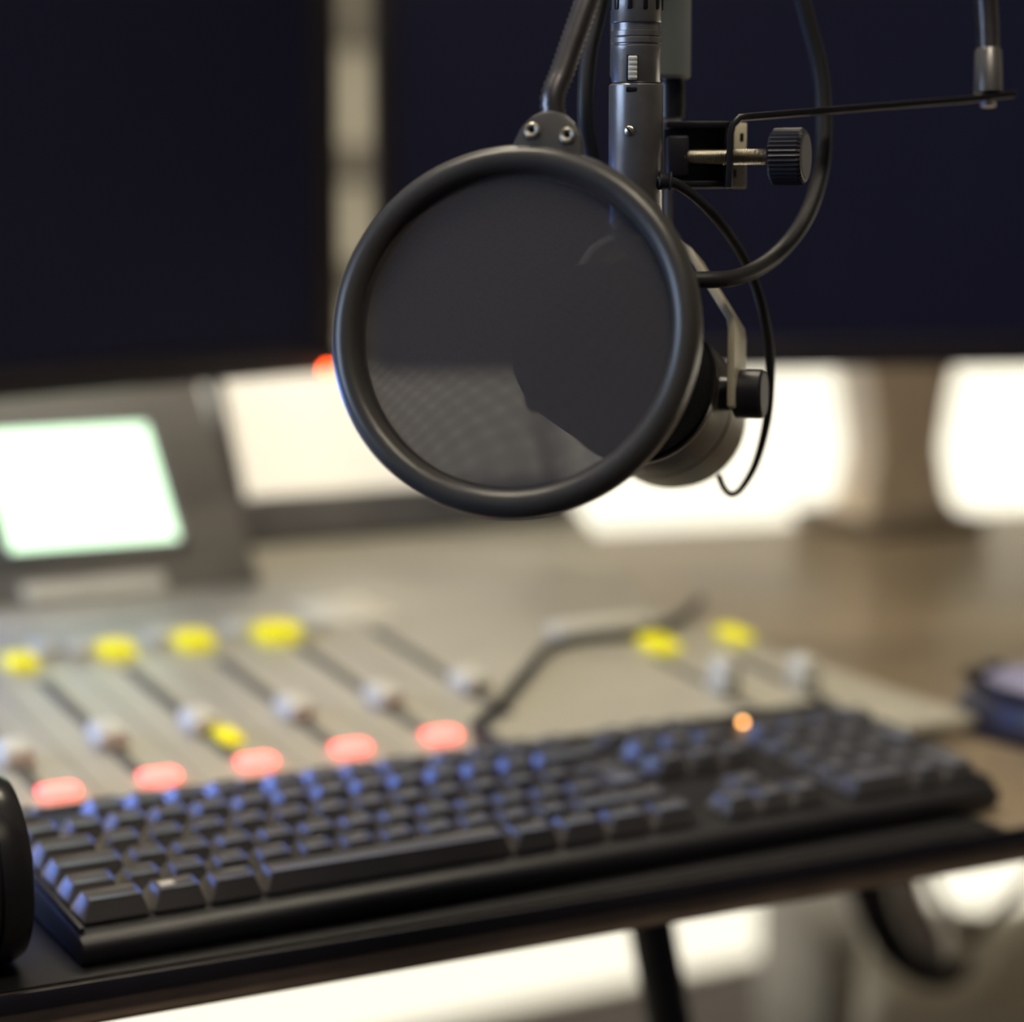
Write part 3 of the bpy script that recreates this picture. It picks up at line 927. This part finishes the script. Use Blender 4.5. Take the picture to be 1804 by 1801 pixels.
# ---- boom arm
ba = mroot('boom_arm', 'grey boom arm tube hanging behind the microphone connector', 'boom arm')
bc = L(1147, 100, 0.842)
zt0 = L(1149, 139, 0.842).z
bx, by = bc.x, bc.y
mb = MB(); mb.lathe([(0, 0), (0.0142, 0), (0.0152, 0.001), (0.0152, 0.62), (0, 0.62)], 48, Matrix.Translation((bx, by, zt0))); mb.build('tube', M_BOOM, ba)
sx_ = L(1183, 175, 0.842).x
z1, z2 = L(1183, 207, 0.842).z, zt0
mb = MB(); mb.lathe([(0, z1), (0.0052, z1), (0.0052, z2 - 0.012), (0.0054, z2 - 0.0118), (0.0054, z2 - 0.0015), (0.0047, z2 - 0.001), (0.0047, z2 + 0.002), (0, z2 + 0.002)], 32, Matrix.Translation((sx_, by, 0)))
mb.build('stud', M_BLKMETAL, ba)
mb = MB(); mb.cyl((bx, by, zt0 + 0.60), (bx + 0.02, by + 0.02, 2.6 - MO.z), 0.012, n=20); mb.build('drop_rod', M_BOOM, ba)
mb = MB(); mb.cyl((bx + 0.02, by + 0.02, 2.6 - MO.z), (bx + 0.02, by + 0.02, ZC - MO.z - 0.0005), 0.06, n=32, bevel=0.004); mb.build('ceiling_plate', M_BLKMETAL, ba)

# ---- microphone
mic = mroot('broadcast_microphone', 'grey and black broadcast microphone hanging behind the round pop filter', 'microphone')
zb0, zb1 = zl(405), zl(149)
R0 = 0.00985
slot_z = zl(160)
mb = MB()
mb.lathe([(0, zb0), (R0 * 0.8, zb0), (R0, zb0 + 0.003), (R0, zb1 - 0.0006), (R0 - 0.0006, zb1), (R0 - 0.002, zb1), (R0 - 0.002, zb1 - 0.01), (0, zb1 - 0.01)], 64)
bar = mb.build('connector_barrel', M_METAL, mic)
mb = MB(); mb.box((-0.0042, -R0 - 0.0002, slot_z - 0.0010), (-0.0000, -R0 + 0.002, slot_z + 0.0010), 0.0006, 2); mb.build('release_slot', M_BLKMETAL, bar)
scx, scz = L(1109, 232, 0.79).x, zl(232)
yy = -math.sqrt(R0 ** 2 - scx ** 2)
nrm = Vector((scx, yy, 0)).normalized()
mb = MB(); mb.lathe([(0, -0.001), (0.0018, -0.001), (0.0018, 0.0004), (0.0013, 0.0008), (0, 0.0009)], 20, align((scx, yy, scz), nrm))
mb.build('barrel_screw', M_STEEL, bar)
mb = MB(); mb.box((-0.0016, -0.00025, 0), (0.0016, 0.00025, 0.0010), mtx=align((scx, yy, scz), nrm) @ Matrix.Rotation(2.2, 4, 'Z')); mb.build('screw_slot', M_BLKMETAL, bar, None, 0)
# strut between barrel, stud and yoke
st = L(1177, 320, 0.841)
mb = MB()
mb.box((st.x - 0.0012, st.y - 0.004, zl(520, .835)), (st.x + 0.0016, st.y + 0.004, zl(216, .841)), 0.0005)
mb.box((sx_ - 0.0048, by - 0.0045, zl(330, .84)), (sx_ + 0.0040, by + 0.0045, z1 - 0.0005), 0.001)
mb.build('mount_bar', M_METAL, mic)

# body axis
front = L(1031, 598, 0.752)
piv = L(1137, 690, 0.842)
axm = (piv - front).normalized()
A = align(front, axm)
Lp = (piv - front).length
mb = MB()
prf = [(0, 0), (0.012, 0.0), (0.021, 0.0012), (0.0265, 0.0042), (0.0290, 0.009), (0.0298, 0.016), (0.0298, Lp - 0.022), (0.0290, Lp - 0.019), (0.0285, Lp - 0.018), (0, Lp - 0.018)]
mb.lathe(prf, 72, A); mb.build('windscreen', M_FOAM, mic)
mb = MB(); mb.lathe([(0, Lp - 0.0179), (0.0301, Lp - 0.0179), (0.0306, Lp - 0.0165), (0.0306, Lp - 0.0135), (0.0300, Lp - 0.0125), (0, Lp - 0.0125)], 72, A); mb.build('collar_ring', M_BLKMETAL, mic)
mb = MB(); mb.lathe([(0, Lp - 0.0124), (0.0292, Lp - 0.0124), (0.0297, Lp - 0.011), (0.0297, Lp + 0.020), (0.0291, Lp + 0.0206), (0.0291, Lp + 0.0216), (0.0297, Lp + 0.0222), (0.0297, Lp + 0.052), (0.0280, Lp + 0.062), (0.0240, Lp + 0.0665), (0.0, Lp + 0.0675)], 72, A)
mb.build('housing', M_HOUSING, mic)
# yoke with pivots
pd = axm.cross(Vector((0, 0, 1))).normalized()
if pd.x < 0: pd = -pd
upm = pd.cross(axm).normalized()
if upm.z < 0: upm = -upm
yk = []
def yp(side, lat, h): return piv + pd * (side * lat) + Vector((0, 0, h))
mb = MB()
hpts = [(0.012, 0.0550), (0.0185, 0.0510), (0.0346, 0.0262), (0.0352, 0.0225), (0.0352, -0.007)]
poly = [yp(-1, a_, h_) for a_, h_ in hpts[::-1]] + [yp(1, a_, h_) for a_, h_ in hpts]
mb.ribbon(poly, axm, 0.0240, 0.0030)
yo = mb.build('yoke', M_YOKE, mic)
for side in (1, -1):
    q0 = piv + pd * side * 0.0350
    mb = MB()
    mb.lathe([(0, 0), (0.0085, 0), (0.0092, 0.0006), (0.0092, 0.0098), (0.0086, 0.0106), (0.0070, 0.0108), (0.0, 0.0106)], 40, align(q0, pd * side))
    kn = mb.build('pivot_knob', M_BLACK, yo)
    mb = MB(); mb.lathe([(0, 0.0107), (0.0082, 0.0107), (0.0082, 0.0111), (0, 0.0112)], 40, align(q0, pd * side)); mb.build('knob_cap', M_CAPGREY, kn)
    mb = MB(); mb.cyl(piv + pd * side * 0.0285, piv + pd * side * 0.0334, 0.0065, n=28, bevel=0.0005); mb.build('pivot_washer', M_BLKMETAL, yo)
# thin lead from barrel foot to the rear of the body
tl = [L(1158, 318, .797), L(1176, 320, .797), L(1200, 329, .800), L(1245, 366, .81), L(1297, 432, .825), L(1332, 505, .835), L(1352, 585, .842), L(1357, 650, .848), L(1352, 735, .858), L(1333, 812, .868), L(1308, 858, .872), L(1290, 871, .872), L(1276, 861, .87), L(1266, 838, .868)]
mb = MB(); mb.tube(tl, [0.0022, 0.0020] + [0.00185] * 6 + [0.0017, 0.0015, 0.0013, 0.0012, 0.0012, 0.0012], 12, 8); mb.build('signal_lead', M_RUBBER, mic)
mb = MB(); mb.cyl(L(1160, 318, .797), L(1180, 320, .797), 0.0034, 0.0028, n=20, bevel=0.0006)
mb.lathe([(0.0030 + 0.0005 * math.cos(t), 0.0005 * math.sin(t)) for t in [i * math.pi / 4 for i in range(8)]], 24, align(L(1181, 319, .797), (1, 0, -0.1)), closed=True)
mb.build('strain_relief', M_RUBBER, mic)

# ---- microphone cable with its plug
cb = mroot('microphone_cable', 'thick black microphone cable with a metal plug, looping right of the pop filter', 'cable')
za, zb_ = zb1 + 0.0003, zl(42)
mb = MB()
r1, r2 = 0.0089, 0.0092
mb.lathe([(0, za), (r1 - .0004, za), (r1, za + .0006), (r1, zl(98)), (r1 + .0004, zl(92)), (r1 + .0004, zl(84)), (r1 - 0.0001, zl(82)), (r1 - 0.0001, zl(80)), (r1 + .0004, zl(78)), (r1 + .0004, zl(70)), (r1 - .0002, zl(68)), (r1 + .0002, zl(66)), (r1 + .0002, zl(58)), (r1 - .0006, zl(57)), (r1 - .0006, zl(44)), (0, zl(44))], 56)
sh = mb.build('plug_shell', M_METAL, cb)
mb = MB()
prs = [(0, zl(43.5)), (r2 - .0003, zl(43.5)), (r2, zl(41)), (r2 - 0.0003, zl(-20)), (r2 - .002, zl(-90)), (0.0055, zl(-130)), (0.0040, zl(-170)), (0, zl(-170))]
mb.lathe(prs, 56)
bt = mb.build('plug_boot', M_METAL, cb)
for i in range(10):
    an = -math.pi / 2 - 0.95 + i * 0.62
    c_ = Vector((math.cos(an), math.sin(an), 0))
    mb = MB(); mb.box((-0.0010, -0.0006, 0), (0.0010, 0.0004, zl(-50) - zl(22)), 0.0005, 2, Matrix.Translation(c_ * (r2 + 0.00005) + Vector((0, 0, zl(22)))) @ Matrix.Rotation(an - math.pi / 2, 4, 'Z'))
    mb.build('grip_flute', M_BLKMETAL, bt)
lx0 = L(1114, 125, .79).x
ly0 = -math.sqrt(r1 ** 2 - lx0 ** 2)
mb = MB(); mb.box((lx0 - .0022, ly0 - .0002, zl(146)), (lx0 + .0022, ly0 + .003, zl(100)), 0.0004); mb.build('latch_recess', M_BLKMETAL, sh)
mb = MB()
for i in range(5):
    zz = zl(139 - i * 8.2)
    mb.box((lx0 - .00165, ly0 - .0012, zz - .0006), (lx0 + .00165, ly0 + .001, zz + .00055), .0003)
mb.box((lx0 - .0016, ly0 - .0007, zl(144)), (lx0 + .0016, ly0 + .001, zl(102)), .0003)
mb.build('latch', mat('pale_latch_metal', (0.85, 0.82, 0.76), 0.3, metal=0.2, noise_amt=0.05), sh)
cp = [Vector((0, 0, zl(-165))), Vector((0, 0, zl(-200))), L(1118, -300, .805), L(1100, -350, .812), L(1080, -300, .815), L(1070, -120, .815), L(1058, 0, .815), L(1038, 95, .812), L(1031, 190, .81), L(1039, 262, .815), L(1065, 350, .822), L(1115, 440, .818), L(1180, 485, .803), L(1250, 493, .801), L(1312, 484, .810), L(1372, 446, .827), L(1420, 382, .833), L(1446, 300, .839), L(1451, 210, .842), L(1444, 120, .842), L(1424, 40, .84), L(1405, -30, .838), L(1380, -140, .835), L(1380, -320, .84), L(1400, -600, .86)]
mb = MB(); mb.tube(cp, 0.0031, 16, 10); mb.build('cord', M_RUBBER, cb)

# ---- pop filter
pf = mroot('pop_filter', 'round black pop filter with dark net on a steel gooseneck, in front of the microphone', 'pop filter')
pc = L(906, 583, 0.738)
# direction of the disc: towards the viewer, turned a little to the left and upwards
cv = (MXI.to_3x3() @ (RX * -0.225 + DN * -0.10 - FW * 0.97)).normalized()
zax = cv
yax = (Vector((0, 0, 1)) - zax * zax.z).normalized()
xax = yax.cross(zax).normalized()
PM = Matrix((xax, yax, zax)).transposed().to_4x4(); PM.translation = pc
Ro, Ri = 0.0634, 0.0540
ringp = [(Ri, 0.0020), (Ri + 0.0006, 0.0042), (Ri + 0.0022, 0.0056), (Ri + 0.0045, 0.0062), (Ro - 0.0030, 0.0056), (Ro - 0.0012, 0.0042), (Ro - 0.0002, 0.0020), (Ro, -0.001), (Ro - 0.0004, -0.005), (Ro - 0.0016, -0.0068), (Ro - 0.0040, -0.0074), (Ri + 0.0020, -0.0070), (Ri + 0.0002, -0.0058), (Ri - 0.0010, -0.0040), (Ri - 0.0010, -0.0005), (Ri - 0.0002, 0.0006)]
mb = MB(); mb.lathe(ringp, 128, PM, closed=True)
rg = mb.build('ring', M_RING, pf, None, 60)
def net(zc, bulge, name, material):
    o_ = MB()
    prn = [(Ri - 0.0004, 0)] + [((Ri - 0.0004) * (1 - i / 10), bulge * (1 - (1 - i / 10) ** 2)) for i in range(1, 10)] + [(0, bulge)]
    o_.lathe([(r, zc + z) for r, z in prn], 96)
    ob = o_.build(name, material, pf)
    ob.matrix_local = PM
    return ob
net(0.0008, 0.0006, 'front_net', M_NETF)
net(-0.0045, -0.0006, 'back_net', M_NETB)
# bracket plate at the top of the ring
ang = math.radians(-8.2)
BMx = PM @ Matrix.Rotation(ang, 4, 'Z')
outl = []
for t in range(0, 25):
    th = math.pi * t / 24
    x = 0.0078 * math.cos(th); y = 0.0660 + 0.0085 * math.sin(th)
    outl.append((x + (0.0012 if x > 0 else -0.0012) * 0, y))
outl = [(0.0125, 0.0560), (0.0122, 0.0615), (0.0105, 0.0680), (0.0075, 0.0722), (0.0040, 0.0745), (0, 0.0750), (-0.0040, 0.0745), (-0.0075, 0.0722), (-0.0105, 0.0680), (-0.0122, 0.0615), (-0.0125, 0.0560)]
PR = BMx @ Matrix(((1, 0, 0, 0), (0, 0, 1, 0), (0, -1, 0, 0), (0, 0, 0, 1)))
mb = MB(); mb.prism(outl, -0.0040, 0.0015, PR, 0.0009)
bp_ = mb.build('bracket_plate', M_RING, pf, None, 40)
for sx2 in (-0.0062, 0.0062):
    c_ = BMx @ Vector((sx2, 0.0672, 0.004))
    T_ = align(c_, zax)
    mb = MB(); mb.lathe([(0.0010, 0.0002), (0.0012, 0.0012), (0.0020, 0.0014), (0.0027, 0.0008), (0.0028, -0.0005), (0.0010, -0.0005)], 24, T_, closed=True); sc_ = mb.build('rivet', M_STEEL, bp_)
    mb = MB(); mb.lathe([(0, 0.0001), (0.0011, 0.0001), (0.0011, 0.0004), (0, 0.0004)], 20, T_); mb.build('rivet_hole', M_BLKMETAL, sc_)
# gooseneck
g0 = BMx @ Vector((0.0015, 0.066, -0.0085))
gp = [g0, L(973, 182, .748), L(990, 128, .750), L(1012, 64, .752), L(1034, 0, .754), L(1058, -80, .757), L(1120, -190, .765), L(1220, -300, .785), L(1350, -370, .81), L(1490, -370, .828), L(1610, -290, .842), L(1690, -170, .850), L(1728, -60, .855), L(1738, 20, .857), L(1741, 92, .857)]
gr = [0.0045] * 7 + [0.0046] * 8
mb = MB(); mb.tube(gp, gr, 20, 10, ridge=(0.0011, 0.90)); mb.build('gooseneck', M_GOOSE, pf, None, 80)
f0, f1 = L(1741, 86, .857), L(1741, 163, .857)
mb = MB(); mb.lathe([(0, 0), (0.0046, 0), (0.0051, 0.0008), (0.0055, (f0 - f1).length), (0, (f0 - f1).length)], 32, align(f0, f1 - f0)); mb.build('ferrule', M_METAL, pf)
# flat bracket arm, bent down at the clamp
e0, e1, e2, e3, e4 = L(1788, 166, .860), L(1700, 176, .853), L(1320, 206, .806), L(1293, 213, .804), L(1287, 236, .804)
mb = MB(); mb.ribbon([e0, e1, e1.lerp(e2, .5), e2, e2.lerp(e3, .6) + Vector((0, 0, .0006)), e3.lerp(e4, .35), e4, L(1284, 331, .804)], (0.1, 1, 0), 0.0125, 0.0024)
arm_ = mb.build('bracket_arm', M_BLKMETAL, pf)
mb = MB(); mb.cyl(L(1741, 180, .857), L(1741, 188, .857), 0.0030, n=6); mb.build('arm_nut', M_STEEL, arm_)
# clamp frame (C shape), pressed round the stud
fr0 = L(1172, 215, .822); fr1 = L(1288, 331, .822)
cyy = fr0.y
mb = MB()
tk = 0.0026
mb.box((fr0.x, cyy - 0.0085, fr0.z - tk), (fr1.x, cyy + 0.0085, fr0.z), 0.0006)
mb.box((fr0.x, cyy - 0.0085, fr1.z), (fr1.x, cyy + 0.0085, fr1.z + tk), 0.0006)
mb.box((fr1.x - 0.003, cyy - 0.0085, fr1.z), (fr1.x + 0.0005, cyy + 0.0085, fr0.z), 0.0006)
mb.box((fr0.x, cyy + 0.0065, fr1.z), (fr1.x, cyy + 0.0085, fr0.z), 0.0006)
cl = mb.build('clamp_frame', M_BLKMETAL, pf)
pf0, pf1 = L(1294, 216, .818), L(1318, 332, .818)
mb = MB()
mb.box((pf0.x, cyy - 0.0005, pf1.z), (pf1.x, cyy + 0.0015, pf0.z), 0.0004)
fp = mb.build('face_plate', M_YOKE, cl)
for (px, py) in ((1310, 241), (1298, 305)):
    q = L(px, py, .816)
    mb = MB(); mb.box((q.x - .0007, cyy - 0.0008, q.z - .0015), (q.x + .0007, cyy - 0.0003, q.z + .0015), 0.0002); mb.build('slot_mark', M_BLKMETAL, fp)
pz = zl(275, .818)
mb = MB(); mb.box((L(1176, 0, .818).x, cyy - 0.009, zl(311, .818)), (L(1213, 0, .818).x, cyy + 0.006, zl(239, .818)), 0.0012); mb.build('clamp_pad', M_BLACK, cl)
kax = Vector((0.93, -0.36, 0.0)).normalized()
k0 = L(1360, 276, .806)
s0 = k0 - kax * ((k0.x - L(1206, 0, .818).x) / kax.x)
mb = MB()
path, n_ = [], 80
mb.sweep([s0.lerp(k0, i / 140) for i in range(141)], [(0.0029, 0.0029, 0.0022, 0.0022)[i % 4] for i in range(141)], 20)
mb.build('thumb_screw', M_STEEL, cl)
mb = MB()
kr = 0.0104
b2 = bmesh.new()
nn = 72
rings = []
for z, r, kn_ in ((0.0, kr - .0016, 0), (0.0006, kr - .0004, 1), (0.0012, kr, 1), (0.0112, kr, 1), (0.0118, kr - .0004, 1), (0.0126, kr - .0012, 0), (0.0128, kr - .0022, 0), (0.0124, 0.004, 0)):
    rings.append([b2.verts.new(((r - (0.0006 if kn_ and i % 2 else 0)) * math.cos(2 * math.pi * i / nn), (r - (0.0006 if kn_ and i % 2 else 0)) * math.sin(2 * math.pi * i / nn), z)) for i in range(nn)])
for Aa, Bb in zip(rings[:-1], rings[1:]):
    for i in range(nn):
        j = (i + 1) % nn
        b2.faces.new((Aa[i], Aa[j], Bb[j], Bb[i]))
b2.faces.new(rings[0][::-1]); b2.faces.new(rings[-1])
mb.merge(b2, align(k0, kax))
kb_ = mb.build('knob', M_BLACK, cl, None, 25)
mb = MB(); mb.lathe([(0, 0.0130), (kr - .0026, 0.0130), (kr - .0022, 0.0127), (0, 0.0127)], 40, align(k0, kax)); mb.build('knob_cap', M_CAPGREY, kb_)

# ================================================================== UNDER THE DESK
tc_ = P(1480, 1700, 2.15)
th_ = P(1480, 1597, 2.15).z
tw = root('computer_tower', 'grey computer tower standing on the floor under the desk', 'computer', (tc_.x, tc_.y, 0), (0, 0, math.atan2(RH.y, RH.x) + 0.10))
mb = MB(); mb.box((-0.047, -0.12, 0.006), (0.047, 0.16, th_), 0.004); mb.build('case', M_TOWER, tw)
mb = MB(); mb.box((-0.044, -0.132, 0.01), (0.044, -0.1205, th_ - 0.005), 0.004); mb.build('front_panel', M_PALEPANEL, tw)
for fx in (-0.03, 0.03):
    for fy in (-0.09, 0.13):
        mb = MB(); mb.cyl((fx, fy, 0), (fx, fy, 0.0058), 0.012, n=16); mb.build('foot', M_BLACK, tw)

dz_u = DESK_Z - 0.0192
def under(px, py, d):
    q = P(px, py, d); return q
def hang(name, label, pts, r, material, cat='cable'):
    q = [under(*p) for p in pts]
    mb = MB(); mb.tube([p for p in q], r, 14, 8)
    return tag(mb.build(name, material), label, cat)
hang('cable_bundle', 'thick black cable bundle hanging under the desk beside the grey tower', [(1500, 1515, 1.62), (1530, 1560, 1.62), (1555, 1610, 1.62), (1580, 1665, 1.62), (1625, 1708, 1.62), (1672, 1718, 1.61), (1705, 1690, 1.60)], [0.012, 0.017, 0.019, 0.016, 0.012, 0.009, 0.006], M_RUBBER)
hang('cable_bundle', 'thick pale cable bundle hanging under the desk in front of the black cables', [(1588, 1500, 1.54), (1596, 1560, 1.54), (1612, 1610, 1.54), (1640, 1655, 1.54), (1660, 1690, 1.54)], [0.008, 0.012, 0.013, 0.014, 0.006], M_WHITE)
hang('power_cord', 'thin black cord looping below the desk towards the right edge', [(1625, 1500, 1.5), (1650, 1570, 1.5), (1690, 1630, 1.5), (1712, 1652, 1.5), (1750, 1615, 1.5), (1800, 1560, 1.5), (1870, 1480, 1.5)], 0.0032, M_RUBBER)
wb = P(1775, 1720, 1.85)
bn = root('waste_bin', 'waste bin with a white bag over its rim under the desk', 'waste bin', (wb.x, wb.y, 0))
hz_ = wb.z
mb = MB(); mb.lathe([(0, 0), (0.085, 0), (0.088, 0.004), (0.112, hz_ - 0.03), (0.109, hz_ - 0.03), (0.085, 0.008), (0, 0.008)], 40); mb.build('body', M_PALEPANEL, bn)
b2 = bmesh.new()
rings = []
for k, (r, z) in enumerate([(0.006, 0.050), (0.03, 0.047), (0.06, 0.040), (0.09, 0.028), (0.109, 0.016), (0.122, 0.006), (0.126, -0.02), (0.128, -0.06), (0.131, -0.10)]):
    ring = []
    for i in range(56):
        t = 2 * math.pi * i / 56
        wv = 0.008 * math.sin(5 * t + k * 0.8) + 0.005 * math.sin(11 * t + k)
        ring.append(b2.verts.new(((r + wv) * math.cos(t), (r + wv) * math.sin(t), hz_ + z + 0.012 * math.sin(3 * t + 1) * (1 if k > 1 else 0.4))))
    rings.append(ring)
for Aa, Bb in zip(rings[:-1], rings[1:]):
    for i in range(56):
        j = (i + 1) % 56
        b2.faces.new((Aa[i], Aa[j], Bb[j], Bb[i]))
M_BAG = bpy.data.materials.new('white_bag_film'); M_BAG.use_nodes = True
nt = M_BAG.node_tree
b = nt.nodes['Principled BSDF']; b.inputs['Base Color'].default_value = (0.94, 0.92, 0.84, 1); b.inputs['Roughness'].default_value = 0.4
nz = nt.nodes.new('ShaderNodeTexNoise'); nz.inputs['Scale'].default_value = 40
bp = nt.nodes.new('ShaderNodeBump'); bp.inputs['Strength'].default_value = 0.3; bp.inputs['Distance'].default_value = 0.004
nt.links.new(nz.outputs['Fac'], bp.inputs['Height']); nt.links.new(bp.outputs['Normal'], b.inputs['Normal'])
tr = nt.nodes.new('ShaderNodeBsdfTranslucent'); tr.inputs['Color'].default_value = (0.92, 0.88, 0.78, 1)
mx = nt.nodes.new('ShaderNodeMixShader'); mx.inputs[0].default_value = 0.5
nt.links.new(b.outputs[0], mx.inputs[1]); nt.links.new(tr.outputs[0], mx.inputs[2]); nt.links.new(mx.outputs[0], nt.nodes['Material Output'].inputs['Surface'])
mb = MB(); mb.merge(b2); mb.build('bag', M_BAG, bn, None, 80)
